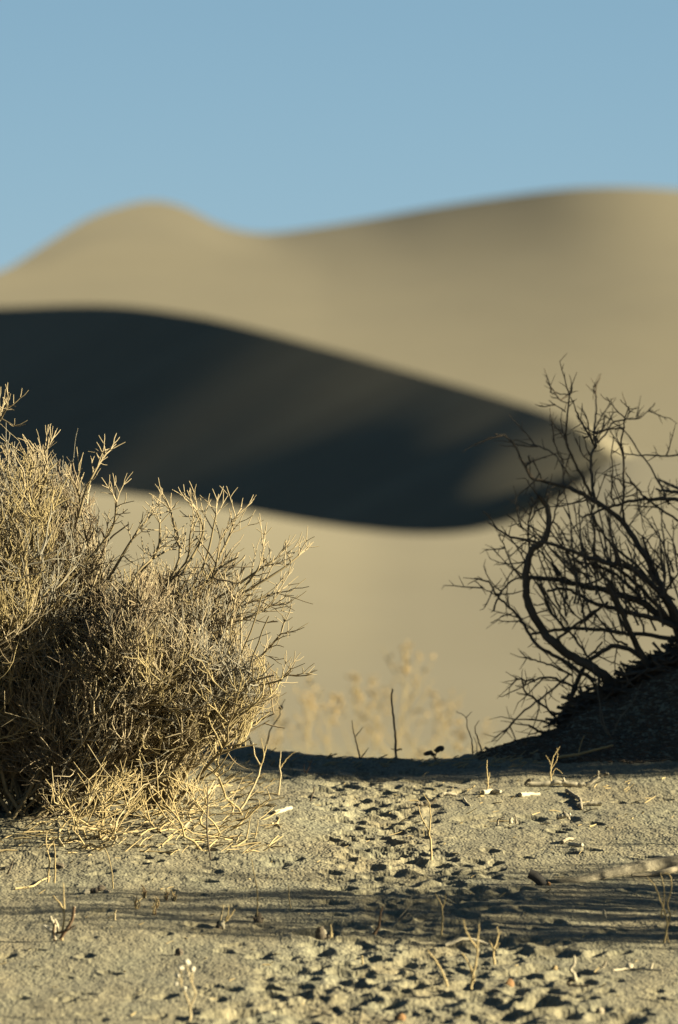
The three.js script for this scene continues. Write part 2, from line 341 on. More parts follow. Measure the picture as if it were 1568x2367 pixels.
// balls: [centre Vector3, radii Vector3] of the crown, relative to the base; roots: Vector3 list
function shrub(o, seed, roots, balls, { stems = 60, side = 12, fine = 7, scale = 1, barks = M.bark, twigs = M.twigs, r0 = 0.006, rt = 0.0018, up = 0.15, level = 2 } = {}) {
  const R = rng(seed); let Q = R;
  let reach = 1; const inside = (q) => balls.some(([c, r]) => ((q.x - c.x) / r.x) ** 2 + ((q.y - c.y) / r.y) ** 2 + ((q.z - c.z) / r.z) ** 2 < reach);
  const vol = balls.map(([, r, w]) => w ?? r.x * r.y * r.z), tot = vol.reduce((a, b) => a + b);
  for (let s = 0; s < stems; s++) {
    let w = R() * tot, bi = 0; while (bi < balls.length - 1 && (w -= vol[bi]) > 0) bi++;
    reach = 0.85 + R() * 0.3;
    const [c, r] = balls[bi], dv = rv(R).multiplyScalar(0.5 + 0.5 * R()), target = c.clone().add(dv.multiply(r));
    if (target.y < 0.06) target.y = 0.06 + R() * 0.15;
    let root = roots[0]; for (const q of roots) if (Math.hypot(q.x - target.x, q.z - target.z) + R() * 0.3 < Math.hypot(root.x - target.x, root.z - target.z) + R() * 0.3) root = q;
    const st = root.clone().add(V((R() - 0.5) * 0.12, 0, (R() - 0.5) * 0.12));
    const n = 9, pts = [], off = rv(R).multiplyScalar(0.05 * scale), dist = st.distanceTo(target);
    const ctrl = st.clone().lerp(target, 0.5).add(V(0, (R() - 0.35) * 0.22 * dist, 0)).add(off);
    for (let k = 0; k <= n; k++) {
      const t = k / n, a = st.clone().lerp(ctrl, t), b = ctrl.clone().lerp(target, t); a.lerp(b, t);
      if (k && k < n) a.addScaledVector(rv(R), 0.010 * scale); pts.push(a);
    }
    const B = new Tubes(), T = new Tubes(); Q = rng(seed * 1000 + s);
    B.tube(pts, [r0 * (0.8 + R() * 0.5), r0 * 0.42], 5);
    for (let k = 0; k < side; k++) {
      const t = 0.22 + 0.78 * Q() ** 0.8, f = t * n, i = Math.min(n - 1, Math.floor(f)), p = pts[i].clone().lerp(pts[i + 1], f - i);
      const along = pts[i + 1].clone().sub(pts[i]).normalize(), dir = along.multiplyScalar(0.7).addScaledVector(rv(Q), 0.8); dir.y += up * 1.6; dir.normalize();
      const L = (0.10 + Q() * 0.14) * scale, m = 5, sp2 = [p.clone()], q = p.clone(), d = dir.clone();
      for (let j = 0; j < m; j++) { d.addScaledVector(rv(Q), 0.2); d.y += up * 0.3; d.normalize(); q.addScaledVector(d, L / m); sp2.push(q.clone()); }
      if (!inside(q) && Q() < 0.85) { sp2.splice(3); }
      B.tube(sp2, [r0 * 0.45, r0 * 0.3], 4);
      for (let j = 0; j < fine; j++) {
        const g = Q() * (sp2.length - 1), e = Math.min(sp2.length - 2, Math.floor(g)), pp = sp2[e].clone().lerp(sp2[e + 1], g - e);
        const dd = sp2[e + 1].clone().sub(sp2[e]).normalize().multiplyScalar(0.7).addScaledVector(rv(Q), 0.75); dd.y += up; dd.normalize();
        twig(T, Q, pp, dd, (0.036 + Q() * 0.048) * scale, rt * (0.6 + Q() ** 2 * 1.1), level, inside, up);
      }
    }
    const bm = B.build('branch', barks[s % barks.length], o);
    if (!T.empty) T.build('twigs', twigs[s % twigs.length], bm, 'stuff');
  }
}
// crown ball read off the photograph, at a shrub whose base point is o
const PX = (o, X, Y, dz = 0) => { const p = at(X, Y, -o.z - dz); return p.sub(o); };
{ // big shrub on the left
  const o = stand(40, 1930); o.z -= 0.35; o.y = surface(o.x, o.z) - 0.02;
  const s = K * -o.z;
  const g = thing('dry_shrub', 'big tangled straw-brown dry shrub filling the left edge', 'shrub', o);
  const ball = (X, Y, rx, ry, rz, dz = 0, w = 10) => [PX(o, X, Y, dz), V(rx * s, ry * s, rz), w];
  const balls = [ball(-110, 1580, 430, 590, 0.38, 0, 30), ball(-20, 1270, 260, 265, 0.3, 0, 26), ball(300, 1560, 260, 280, 0.36, 0.04, 22), ball(530, 1370, 150, 95, 0.2, 0.06, 5), ball(430, 1590, 235, 140, 0.3, 0.08, 16), ball(90, 1740, 380, 200, 0.22, 0.0, 14)];
  const roots = [V(-0.12, 0, 0), V(0.12, 0, 0.02), V(0.3, 0.02, 0.02), V(0.02, 0, 0.1)];
  shrub(g, 5, roots, balls, { stems: 108, side: 12, fine: 8, r0: 0.0052 });
  // long shoots that stand clear of the crown
  const R = rng(31), any = () => true;
  const shoots = [[[180, 1200], [200, 1130], [225, 1080], [245, 1050]], [[-30, 1010], [0, 970], [15, 945]], [[420, 1330], [470, 1230], [455, 1180]], [[350, 1400], [415, 1290], [395, 1180]], [[480, 1420], [580, 1360], [660, 1310], [690, 1285]], [[560, 1560], [620, 1500], [650, 1465]], [[540, 1620], [620, 1585], [665, 1560]], [[250, 1340], [310, 1240], [350, 1190]], [[500, 1300], [530, 1240], [545, 1195]], [[300, 1350], [365, 1270], [370, 1210]], [[330, 1400], [430, 1300], [440, 1235]], [[400, 1420], [490, 1330], [510, 1250]], [[380, 1450], [470, 1310], [500, 1190]], [[430, 1440], [540, 1380], [600, 1310], [610, 1270]], [[450, 1460], [560, 1400], [640, 1370]], [[260, 1400], [330, 1310], [390, 1270]], [[200, 1300], [260, 1220], [270, 1160]], [[150, 1250], [185, 1160], [175, 1120]], [[90, 1150], [110, 1090], [105, 1045]], [[480, 1400], [580, 1330], [640, 1290]], [[500, 1450], [590, 1420], [625, 1400]]];
  for (const line of shoots) {
    const pts = line.map(([X, Y]) => PX(o, X, Y, 0.1 + (R() - 0.5) * 0.1)), T = new Tubes(), B = new Tubes();
    B.tube(new THREE.CatmullRomCurve3(pts).getPoints(8), [0.0038, 0.0021], 5);
    const e = pts[pts.length - 1], d = e.clone().sub(pts[pts.length - 2]).normalize();
    for (let k = 0; k < 4; k++) { const nd = d.clone().addScaledVector(rv(R), 0.7).normalize(); twig(T, R, e, nd, 0.03 + R() * 0.02, 0.0018, 1, any); }
    for (let k = 0; k < 5; k++) { const t = 0.3 + 0.6 * R(), c = new THREE.CatmullRomCurve3(pts), p = c.getPoint(t), nd = c.getTangent(t).addScaledVector(rv(R), 0.9).normalize(); twig(T, R, p, nd, 0.025 + R() * 0.03, 0.0018, 1, any); }
    T.build('twigs', M.twigs[0], B.build('branch', M.bark[1], g), 'stuff');
  }
}
{ // low straw-coloured brush in front of it
  const o = stand(230, 1955); o.y -= 0.01; const s = K * -o.z;
  const g = thing('straw_brush', 'low pale straw-coloured brush at the foot of the big left shrub', 'shrub', o);
  const ball = (X, Y, rx, ry, rz, dz = 0) => [PX(o, X, Y, dz), V(rx * s, ry * s, rz)];
  const balls = [ball(260, 1870, 190, 100, 0.14), ball(370, 1880, 210, 110, 0.3, -0.25), ball(430, 1770, 140, 70, 0.2, -0.7)];
  const roots = []; const R = rng(8);
  for (let k = 0; k < 26; k++) { const p = stand(90 + R() * 490, 1800 + R() * 165); roots.push(p.sub(o)); }
  shrub(g, 9, roots, balls, { stems: 30, side: 4, fine: 2, barks: M.straw, twigs: M.straw, r0: 0.0030, rt: 0.0015, up: 0.2, level: 1 });
}

// dark dead shrub on the mound at the right, limbs traced from the photograph
{
  const c1 = (u, v) => [1066.2 + u * 0.32, 846.7 + v * 0.32], c2 = (u, v) => [1066.2 + u * 0.32, 1285.8 + v * 0.32];
  const D = 22.9, o = at(1560, 1640, D); o.y = ground(o.x, o.z) - 0.03;
  const g = thing('dead_shrub', 'black leafless shrub with arching limbs on the shaded mound at right', 'shrub', o);
  const R = rng(404), s = K * D;
  const any = () => true;
  const limbs = [ // [converter, points, width at first point, width at last, twigs]
    [c1, [[555, 935], [610, 990], [630, 1100], [615, 1220], [575, 1280], [510, 1330], [480, 1420], [465, 1560], [475, 1672], [520, 1792], [590, 1912], [680, 2012], [790, 2092], [900, 2152], [1010, 2222], [1150, 2330], [1400, 2450]], 26, 64, 14],
    [c1, [[235, 1155], [330, 1220], [470, 1255], [640, 1285], [780, 1325], [900, 1370], [1060, 1420], [1180, 1440], [1290, 1510], [1400, 1600], [1560, 1780], [1600, 2000]], 8, 40, 16],
    [c1, [[245, 490], [340, 515], [420, 640], [470, 740], [510, 805], [600, 830], [720, 860], [830, 900], [930, 955], [1030, 1020], [1150, 1110], [1220, 1200], [1290, 1310], [1360, 1430], [1430, 1560], [1480, 1680], [1540, 1850], [1600, 2100]], 6, 46, 16],
    [c1, [[955, 140], [975, 230], [975, 350], [960, 470], [975, 560], [940, 660], [945, 800], [965, 955], [1000, 1010]], 4, 20, 12],
    [c1, [[800, 140], [785, 220], [765, 380], [755, 500], [780, 610], [830, 710], [890, 830], [945, 940]], 5, 16, 12],
    [c1, [[790, 225], [840, 340], [900, 450], [950, 530], [970, 590]], 4, 12, 5],
    [c1, [[640, 185], [785, 210]], 3, 5, 1], [c1, [[645, 215], [770, 265]], 3, 5, 1], [c1, [[635, 245], [755, 330]], 3, 6, 1], [c1, [[640, 420], [755, 490]], 3, 5, 1],
    [c1, [[1215, 290], [1190, 370], [1170, 460], [1160, 560], [1175, 700], [1175, 850], [1165, 1010], [1180, 1120]], 4, 14, 12],
    [c1, [[1400, 265], [1340, 330], [1270, 380], [1190, 385], [1110, 400], [1040, 490], [990, 550]], 3, 9, 4],
    [c1, [[1050, 225], [1100, 290], [1180, 370]], 3, 6, 2], [c1, [[1150, 240], [1210, 320], [1190, 385]], 3, 6, 1],
    [c1, [[1010, 335], [1100, 400], [1180, 470], [1290, 620], [1370, 730], [1450, 880], [1500, 1000]], 3, 10, 5],
    [c1, [[1180, 630], [1300, 640], [1450, 648], [1700, 640]], 4, 9, 3],
    [c1, [[870, 1090], [930, 1070], [1060, 1025], [1180, 985], [1320, 960], [1430, 960], [1568, 970], [1750, 1100]], 9, 24, 10],
    [c1, [[1410, 885], [1480, 900], [1568, 915], [1750, 990]], 10, 26, 5], [c1, [[1430, 820], [1568, 880], [1720, 940]], 6, 14, 4],
    [c1, [[1190, 770], [1240, 850], [1320, 940], [1400, 1000], [1568, 1120]], 5, 12, 5],
    [c1, [[945, 1000], [960, 1100], [1030, 1210], [1110, 1310], [1250, 1420], [1400, 1600]], 8, 16, 8],
    [c1, [[400, 530], [520, 570], [640, 610], [720, 690], [740, 800], [735, 860]], 4, 9, 6], [c1, [[660, 520], [700, 620], [745, 700]], 4, 7, 2],
    [c1, [[830, 520], [870, 620], [930, 690]], 3, 6, 2], [c1, [[880, 500], [910, 600], [940, 670]], 3, 7, 2], [c1, [[485, 650], [500, 700], [465, 720]], 7, 8, 0], [c1, [[520, 660], [550, 740], [580, 810]], 3, 5, 1],
    [c1, [[1100, 510], [1090, 640], [1095, 780], [1085, 900], [1110, 1010]], 3, 8, 6],
    [c1, [[715, 890], [690, 1020], [650, 1150], [620, 1260]], 5, 9, 3], [c1, [[330, 1070], [430, 1160], [560, 1250]], 3, 8, 4], [c1, [[520, 1010], [490, 1110], [485, 1240], [500, 1350]], 5, 10, 6], [c1, [[600, 1020], [540, 1050], [500, 1120]], 6, 6, 1],
    [c1, [[270, 1210], [330, 1350], [370, 1440], [440, 1540]], 4, 10, 8],
    [c2, [[480, 150], [600, 160], [740, 180], [900, 215], [1050, 250], [1200, 290], [1300, 330], [1400, 400], [1560, 500]], 22, 46, 14],
    [c2, [[95, 160], [190, 180], [240, 250], [270, 295], [330, 350], [390, 410], [440, 480], [490, 560], [540, 640], [640, 700], [740, 760], [850, 830], [980, 900]], 6, 24, 14],
    [c2, [[240, 400], [245, 340], [270, 290], [330, 210], [430, 145], [480, 110]], 7, 10, 4], [c2, [[100, 180], [180, 240], [260, 290]], 3, 5, 1], [c2, [[215, 480], [300, 435], [380, 405]], 3, 4, 0],
    [c2, [[690, 600], [790, 530], [880, 460], [990, 380], [1060, 330]], 14, 16, 5],
    [c2, [[510, 560], [650, 540], [790, 520], [950, 525], [1100, 545], [1210, 560], [1350, 570], [1560, 600]], 14, 26, 12],
    [c2, [[620, 250], [760, 235], [830, 270], [930, 320], [1010, 355], [1140, 385], [1250, 420], [1400, 450], [1560, 520]], 12, 32, 12],
    [c2, [[1060, 200], [1110, 310], [1170, 430], [1220, 540], [1270, 650], [1320, 750], [1400, 900]], 20, 44, 8],
    [c2, [[890, 800], [830, 930], [790, 1040], [730, 1180]], 22, 34, 10],
    [c2, [[930, 750], [1010, 690], [1090, 650], [1200, 670], [1310, 730], [1450, 800]], 22, 30, 8],
    [c2, [[390, 880], [460, 895], [540, 890], [640, 870], [720, 900], [830, 960]], 6, 14, 8], [c2, [[440, 890], [460, 970], [560, 1050], [650, 1130], [720, 1220]], 7, 14, 8], [c2, [[310, 1280], [420, 1150], [560, 1040], [690, 940], [780, 850]], 7, 12, 8],
    [c2, [[490, 1220], [540, 1255], [640, 1290]], 10, 18, 2], [c2, [[480, 1180], [600, 1190], [720, 1240]], 6, 12, 4], [c2, [[450, 730], [560, 760], [680, 800], [800, 860]], 4, 12, 6],
    [c2, [[600, 230], [610, 340], [640, 400], [740, 510], [800, 560], [880, 680], [940, 760]], 9, 12, 6],
    [c2, [[825, 70], [850, 160], [880, 260]], 7, 9, 1], [c2, [[1050, 90], [1010, 160], [900, 200]], 12, 10, 3], [c2, [[830, 40], [940, 60], [1060, 100], [1180, 180], [1300, 310], [1400, 420]], 10, 24, 8],
    [c2, [[950, 0], [1080, 60], [1230, 170], [1360, 300], [1470, 430]], 12, 26, 8], [c2, [[1150, 20], [1300, 130], [1420, 260], [1540, 380]], 12, 26, 8],
    [c2, [[1310, -150], [1370, 30], [1420, 180], [1500, 330], [1580, 480]], 10, 26, 6], [c2, [[1568, 120], [1500, 220], [1450, 330]], 8, 16, 4], [c2, [[1440, -60], [1460, 90], [1470, 240]], 6, 12, 4],
    [c2, [[960, 410], [1040, 500], [1110, 600], [1200, 640]], 7, 12, 5], [c2, [[1020, 620], [960, 690], [900, 740]], 8, 10, 3], [c2, [[760, 430], [790, 330], [810, 290]], 5, 6, 1],
  ];
  const barkR = rng(12);
  limbs.forEach(([c, line, w0, w1, n], li) => {
    const zb = (barkR() - 0.5) * 0.5, pts = line.map((q, k) => { const [X, Y] = c(...q); return at(X, Y, D + zb * (1 - k / line.length) + (R() - 0.5) * 0.02).sub(o); });
    const cv = new THREE.CatmullRomCurve3(pts), m = Math.max(4, line.length * 3), path = cv.getPoints(m);
    for (let k = 1; k < m; k++) path[k].addScaledVector(rv(R), 0.0022);
    const B = new Tubes(), T = new Tubes(), f = 0.32 * s * 0.5;
    B.tube(path, (t) => f * 1.2 * lerp(w0, w1, t) * (1 + 0.12 * nz(t * 14 + li, li * 3.1)) + 0.0006, 7, true);
    for (let k = 0; k < n * 1.5; k++) {
      const t = R() * 0.92, p = cv.getPoint(t), d = cv.getTangent(t).negate().multiplyScalar(0.55).addScaledVector(rv(R), 0.75); d.z *= 0.6; d.normalize();
      const big = R() < 0.3;
      const L = big ? 0.04 + R() * 0.07 : 0.012 + R() * 0.035, r = big ? 0.0022 : 0.0015, tp = [p.clone()], q = p.clone();
      for (let j = 0; j < 4; j++) { d.addScaledVector(rv(R), 0.2); d.y += 0.05; d.normalize(); q.addScaledVector(d, L / 4); tp.push(q.clone()); }
      T.tube(tp, [r, r * 0.45], 4);
      if (big) for (let j = 1; j < 5; j++) { const sd = d.clone().addScaledVector(rv(R), 0.9).normalize(); T.tube([tp[j].clone(), tp[j].clone().addScaledVector(sd, 0.012 + R() * 0.03)], [0.0013, 0.0006], 3); }
    }
    const bm = B.build('branch', M.dark, g); if (!T.empty) T.build('twigs', M.darkTwig, bm, 'stuff');
  });
  // fine shoots that rise through the crown
  for (let k = 0; k < 60; k++) {
    const a = c1(650 + R() * 1000, 1450 + R() * 500), t = R(), b = [a[0] - 20 - R() * 90 + (t - 0.5) * 60, a[1] - 90 - R() * 150];
    const z0 = (R() - 0.5) * 0.4, p0 = at(a[0], a[1], D + z0).sub(o), p1 = at(b[0], b[1], D + z0 + (R() - 0.5) * 0.2).sub(o), mid = p0.clone().lerp(p1, 0.5).addScaledVector(rv(R), 0.03);
    const T = new Tubes(); const cv = new THREE.QuadraticBezierCurve3(p0, mid, p1), path = cv.getPoints(8); for (let j = 1; j < 8; j++) path[j].addScaledVector(rv(R), 0.003);
    T.tube(path, [0.0032, 0.0012], 4);
    for (let j = 0; j < 7; j++) { const q = path[1 + Math.floor(R() * 7)], d = V(0, 0.6, 0).addScaledVector(rv(R), 0.9).normalize(); T.tube([q.clone(), q.clone().addScaledVector(d, 0.015 + R() * 0.035)], [0.0015, 0.0007], 3); }
    T.build('branch', M.darkTwig, g);
  }
  // matted dead wood at its foot
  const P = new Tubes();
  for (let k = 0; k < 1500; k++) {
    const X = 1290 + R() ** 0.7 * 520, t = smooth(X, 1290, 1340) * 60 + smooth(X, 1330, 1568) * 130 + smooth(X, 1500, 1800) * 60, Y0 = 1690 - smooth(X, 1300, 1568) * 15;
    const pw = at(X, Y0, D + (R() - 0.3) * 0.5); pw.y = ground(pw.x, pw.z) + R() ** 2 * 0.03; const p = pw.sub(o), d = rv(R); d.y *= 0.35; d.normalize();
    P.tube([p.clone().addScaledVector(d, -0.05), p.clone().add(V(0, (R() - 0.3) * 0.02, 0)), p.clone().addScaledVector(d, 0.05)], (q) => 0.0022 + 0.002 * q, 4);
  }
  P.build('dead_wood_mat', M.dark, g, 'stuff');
}

// shrubs beyond the right edge that throw the long shadows across the sand
{
  const ball = (x, y, z, a, b, c) => [V(x, y, z), V(a, b, c)];
  const o = V(3.3, 0, -22.45); o.y = ground(o.x, o.z) - 0.03;
  const g = thing('dry_shrub', 'tall dense dry shrub on the hummock beyond the right edge', 'shrub', o);
  shrub(g, 21, [V(-0.2, 0, 0), V(0.2, 0, 0), V(0, 0, 0.5), V(0, 0, -0.4)], [ball(0, 0.95, 0, 0.9, 1.1, 1.15)], { stems: 120, side: 12, fine: 6, scale: 1.5, r0: 0.011, rt: 0.0055, level: 1 });
  const o2 = V(2.75, 0, -18.75); o2.y = ground(o2.x, o2.z) - 0.03;
  const g2 = thing('dry_shrub', 'open dry shrub standing nearer than the hummock beyond the right edge', 'shrub', o2);
  shrub(g2, 22, [V(0, 0, 0), V(0.1, 0, 0.2), V(0, 0, -0.2), V(0.3, 0, -1.0), V(0, 0, 0.5)], [ball(0, 0.6, 0, 0.6, 0.62, 0.95)], { stems: 68, side: 10, fine: 6, scale: 1.2, r0: 0.008, rt: 0.0038, level: 1 });
  const o3 = V(3.1, 0, -20.15); o3.y = ground(o3.x, o3.z) - 0.03;
  const g3 = thing('dry_shrub', 'small sparse dry shrub between the two larger ones beyond the right edge', 'shrub', o3);
  shrub(g3, 23, [V(0, 0, 0), V(0.1, 0, 0.2), V(0, 0, -0.2)], [ball(0, 0.42, 0, 0.5, 0.42, 0.5)], { stems: 20, side: 8, fine: 5, scale: 1.2, r0: 0.007, rt: 0.0035, level: 1 });
}

// ---------------------------------------------------------------- small plants, sticks and driftwood
const A = (u, v) => [u * 0.5, 1693.4 + v * 0.5], C = (u, v) => [313.6 + u * 0.4, 1630.7 + v * 0.4], Dd = (u, v) => [940.8 + u * 0.4, 1724.8 + v * 0.4], E = (u, v) => [u * 0.4, 1944.3 + v * 0.4], F = (u, v) => [564.5 + u * 0.32, 1944.3 + v * 0.32], G = (u, v) => [1003.5 + u * 0.36, 1944.3 + v * 0.36], Hh = (u, v) => [470.4 + u * 0.44, 1442.6 + v * 0.44];
const pr = rng(99);
function lump(r, seed, sx = 1, sy = 1, sz = 1) {
  const g = new THREE.IcosahedronGeometry(r, 2), p = g.attributes.position, R = nz;
  for (let k = 0; k < p.count; k++) { const v = V(p.getX(k), p.getY(k), p.getZ(k)), m = 1 + 0.35 * R(v.x / r * 1.3 + seed, v.y / r * 1.3, v.z / r * 1.3 + seed * 2) + 0.12 * R(v.x / r * 3.3, v.y / r * 3.3 + seed, v.z / r * 3.3); p.setXYZ(k, v.x * m * sx, v.y * m * sy, v.z * m * sz); }
  g.computeVertexNormals(); return g;
}
// a plant or stick standing at (or lying by) base; stems: [points, r0 mm, r1 mm, material]
function sprig(name, label, category, conv, base, stems, { d = 0, lie = false, jitter = 0.03, group, part = 'stem', sides = 5, twigsPer = 0 } = {}) {
  const [bx, by] = conv(...base); const o = d ? at(bx, by, d) : stand(bx, by); if (d) o.y = surface(o.x, o.z);
  const t = thing(name, label, category, o, group);
  stems.forEach(([line, r0, r1, m], si) => {
    const z0 = (pr() - 0.5) * jitter, pts = line.map(([u, v], k) => {
      const [X, Y] = conv(u, v);
      if (lie) { const q = stand(X, Y); q.y += (r0 + (r1 - r0) * k / line.length) * 0.001; return q.sub(o); }
      const q = at(X, Y, -o.z + z0 * k / line.length); if (part === 'wood') q.y = Math.max(q.y, surface(q.x, q.z)) + r0 * 0.0009; return q.sub(o);
    });
    if (pts.length === 2) pts.splice(1, 0, pts[0].clone().lerp(pts[1], 0.5).add(V((pr() - 0.5) * 0.006, (pr() - 0.3) * 0.006, 0)));
    const path = new THREE.CatmullRomCurve3(pts).getPoints(pts.length * 4);
    for (let k = 1; k < path.length - 1; k++) path[k].addScaledVector(rv(pr), 0.0006 + r0 * 0.00012);
    const T = new Tubes(); T.tube(path, (q) => lerp(r0, r1, q) * 0.001 * (1 + 0.16 * nz(q * 9 + si * 3.3, si + line[0][0] * 0.37)), r0 > 3.5 ? 8 : sides, true);
    for (let k = 0; k < twigsPer; k++) { const p = path[1 + Math.floor(pr() * (path.length - 2))], dd = V(0, 0.5, 0).addScaledVector(rv(pr), 0.9).normalize(); T.tube([p.clone(), p.clone().addScaledVector(dd, 0.01 + pr() * 0.02)], [r1 * 0.0008, r1 * 0.0004], 3); }
    T.build(part, m, t);
  });
  return t;
}
function chunk(name, label, category, conv, [u, v], r, m, shape = [1, 1, 1], group) {
  const [X, Y] = conv(u, v), o = stand(X, Y), g = lump(r * 0.001, u * 0.013 + v * 0.007, ...shape);
  const q = lit(new THREE.Mesh(g, m)); q.name = numbered(name); q.position.copy(o); q.position.y += r * 0.0004 * shape[1]; q.rotation.y = u; q.userData = { label, category }; if (group) q.userData.group = group; scene.add(q); return q;
}
const ST = M.straw[0], ST2 = M.straw[1], ST3 = M.straw[2], DK = M.dark, BR = M.brown, GY = M.grey, PL = M.pale, DW = M.drift;
// along the crest, against the bright dune
sprig('stick', 'tall bare black stick standing upright on the crest', 'stick', Hh, [1015, 715], [[[[1017, 735], [1012, 690], [1010, 600], [1000, 500], [990, 400], [993, 340]], 3.6, 2.2, DK], [[[1012, 665], [1036, 655], [1042, 660]], 2.6, 1.6, DK], [[[1008, 660], [985, 655]], 1.4, 0.8, DK]], { d: 22.55 });
sprig('stick', 'forked dark twig on the crest left of the tall black stick', 'stick', Hh, [820, 700], [[[[824, 715], [820, 690], [808, 640], [790, 570], [780, 505]], 2.6, 1.0, BR], [[[800, 590], [820, 565], [838, 540]], 1.6, 0.8, BR], [[[826, 705], [845, 680], [868, 650]], 2.2, 0.9, DK]], { d: 22.55 });
sprig('dry_sprig', 'thin grey double-stemmed twig on the crest before the mound', 'plant', Hh, [1440, 695], [[[[1417, 715], [1415, 660], [1408, 600], [1385, 540], [1380, 490], [1330, 460]], 2.2, 0.8, GY], [[[1381, 492], [1410, 460]], 1.2, 0.6, GY], [[[1468, 700], [1465, 680], [1445, 610], [1427, 545], [1450, 505]], 2.8, 0.8, BR], [[[1437, 690], [1435, 630], [1420, 590]], 1.2, 0.6, GY]], { d: 22.6 });
{ const t = sprig('leafy_seedling', 'small dark leafy seedling leaning on the crest', 'plant', Hh, [1222, 715], [[[[1226, 740], [1218, 705], [1200, 690], [1185, 682]], 2.2, 1.4, DK], [[[1215, 700], [1228, 672], [1240, 656]], 1.8, 1.2, DK]], { d: 22.5 });
  for (const [u, v, r] of [[1172, 682, 6], [1190, 676, 7], [1205, 684, 5], [1228, 664, 6], [1244, 654, 8], [1252, 648, 5]]) { const m = lit(new THREE.Mesh(lump(r * 0.001 * 1.1, u, 1.2, 0.8, 1), DK)); m.name = 'leaf'; m.position.copy(at(...Hh(u, v), 22.5).sub(t.position)); t.add(m); } }
{ const t = sprig('dry_sprig', 'slender brown stem tipped with a round bud beside the left shrub', 'plant', Hh, [325, 655], [[[[322, 670], [332, 640], [350, 560], [400, 480], [407, 440], [430, 395]], 2.4, 0.7, BR]], { d: 22.4 });
  const m = lit(new THREE.Mesh(lump(0.0055, 3), DK)); m.name = 'bud'; m.position.copy(at(...Hh(407, 438), 22.4).sub(t.position)); t.add(m); }
sprig('stick', 'short dark stick leaning right at the edge of the left shrub', 'stick', Hh, [190, 630], [[[[186, 640], [208, 598], [235, 560]], 3.2, 1.6, DK]], { d: 22.4 });
sprig('stick', 'short dark stick leaning left below the round bud', 'stick', Hh, [255, 640], [[[[258, 650], [248, 615], [238, 588]], 2.4, 1.4, DK]], { d: 22.4 });
sprig('stick', 'stubby dark stick lying on the rise of the mound', 'stick', Hh, [1550, 690], [[[[1560, 690], [1520, 668], [1478, 646]], 4.5, 3, DK]], { d: 22.7 });
// sunlit twigs beside the left shrub
sprig('dry_sprig', 'bright forked straw twig standing in front of the crest shadow', 'plant', C, [605, 600], [[[[605, 605], [650, 530], [700, 430], [720, 350], [690, 290], [680, 215]], 3.4, 1.2, ST3], [[[720, 352], [740, 300], [728, 190]], 2.4, 0.9, ST], [[[738, 305], [760, 225]], 1.4, 0.8, ST]], { jitter: 0.1 });
sprig('dry_sprig', 'pale upright twig right of the bright forked straw twig', 'plant', C, [825, 515], [[[[825, 518], [838, 400], [832, 350], [840, 265]], 2.6, 1.2, ST3], [[[836, 360], [880, 300], [925, 265]], 2, 0.9, ST2]]);
sprig('dry_sprig', 'tiny curved sprig below the crest shadow', 'plant', C, [985, 388], [[[[985, 390], [1005, 350], [1022, 303]], 2, 0.8, BR], [[[978, 385], [976, 335]], 1.2, 0.6, BR]]);
sprig('stick', 'small dark crooked twig stuck in the sunlit slope', 'stick', C, [1012, 555], [[[[1012, 560], [1018, 520], [1032, 495], [1032, 468]], 3, 1.6, DK]]);
sprig('driftwood', 'straight pale stick lying on the smooth sand beside the left shrub', 'driftwood', C, [850, 625], [[[[802, 632], [850, 620], [898, 606]], 6, 5.2, PL]], { lie: true, part: 'wood' });
sprig('driftwood', 'small forked pale twig lying below the straight pale stick', 'driftwood', C, [810, 692], [[[[788, 690], [825, 686]], 3, 2, ST3], [[[815, 686], [828, 700], [838, 712]], 2, 1.2, ST3], [[[815, 688], [830, 660], [826, 640]], 2, 1, ST2]], { lie: true, part: 'wood' });
sprig('dry_sprig', 'long low straw twig arching out from the left shrub', 'plant', C, [560, 705], [[[[430, 690], [560, 702], [640, 650], [720, 578], [775, 540]], 3, 1.6, ST], [[[700, 600], [715, 570], [712, 545]], 1.6, 0.8, ST], [[[620, 670], [650, 610], [668, 570]], 2, 1, ST2], [[[780, 540], [765, 500], [755, 470]], 1.6, 0.7, ST]], { jitter: 0.08 });
sprig('dry_sprig', 'low curved straw twig along the ground in front of the left shrub', 'plant', C, [600, 800], [[[[420, 805], [520, 800], [590, 795], [650, 772], [690, 765]], 3, 1.4, ST2], [[[640, 770], [655, 700], [665, 640]], 2, 0.9, ST], [[[690, 765], [705, 700], [708, 660]], 1.6, 0.8, ST], [[[580, 790], [600, 750], [615, 735]], 3, 2, ST3]], { jitter: 0.05 });
sprig('stick', 'thin dark upright twig at the right foot of the left shrub', 'stick', C, [432, 880], [[[[434, 890], [415, 740], [412, 640], [418, 530], [412, 440]], 2.2, 1.2, DK]]);
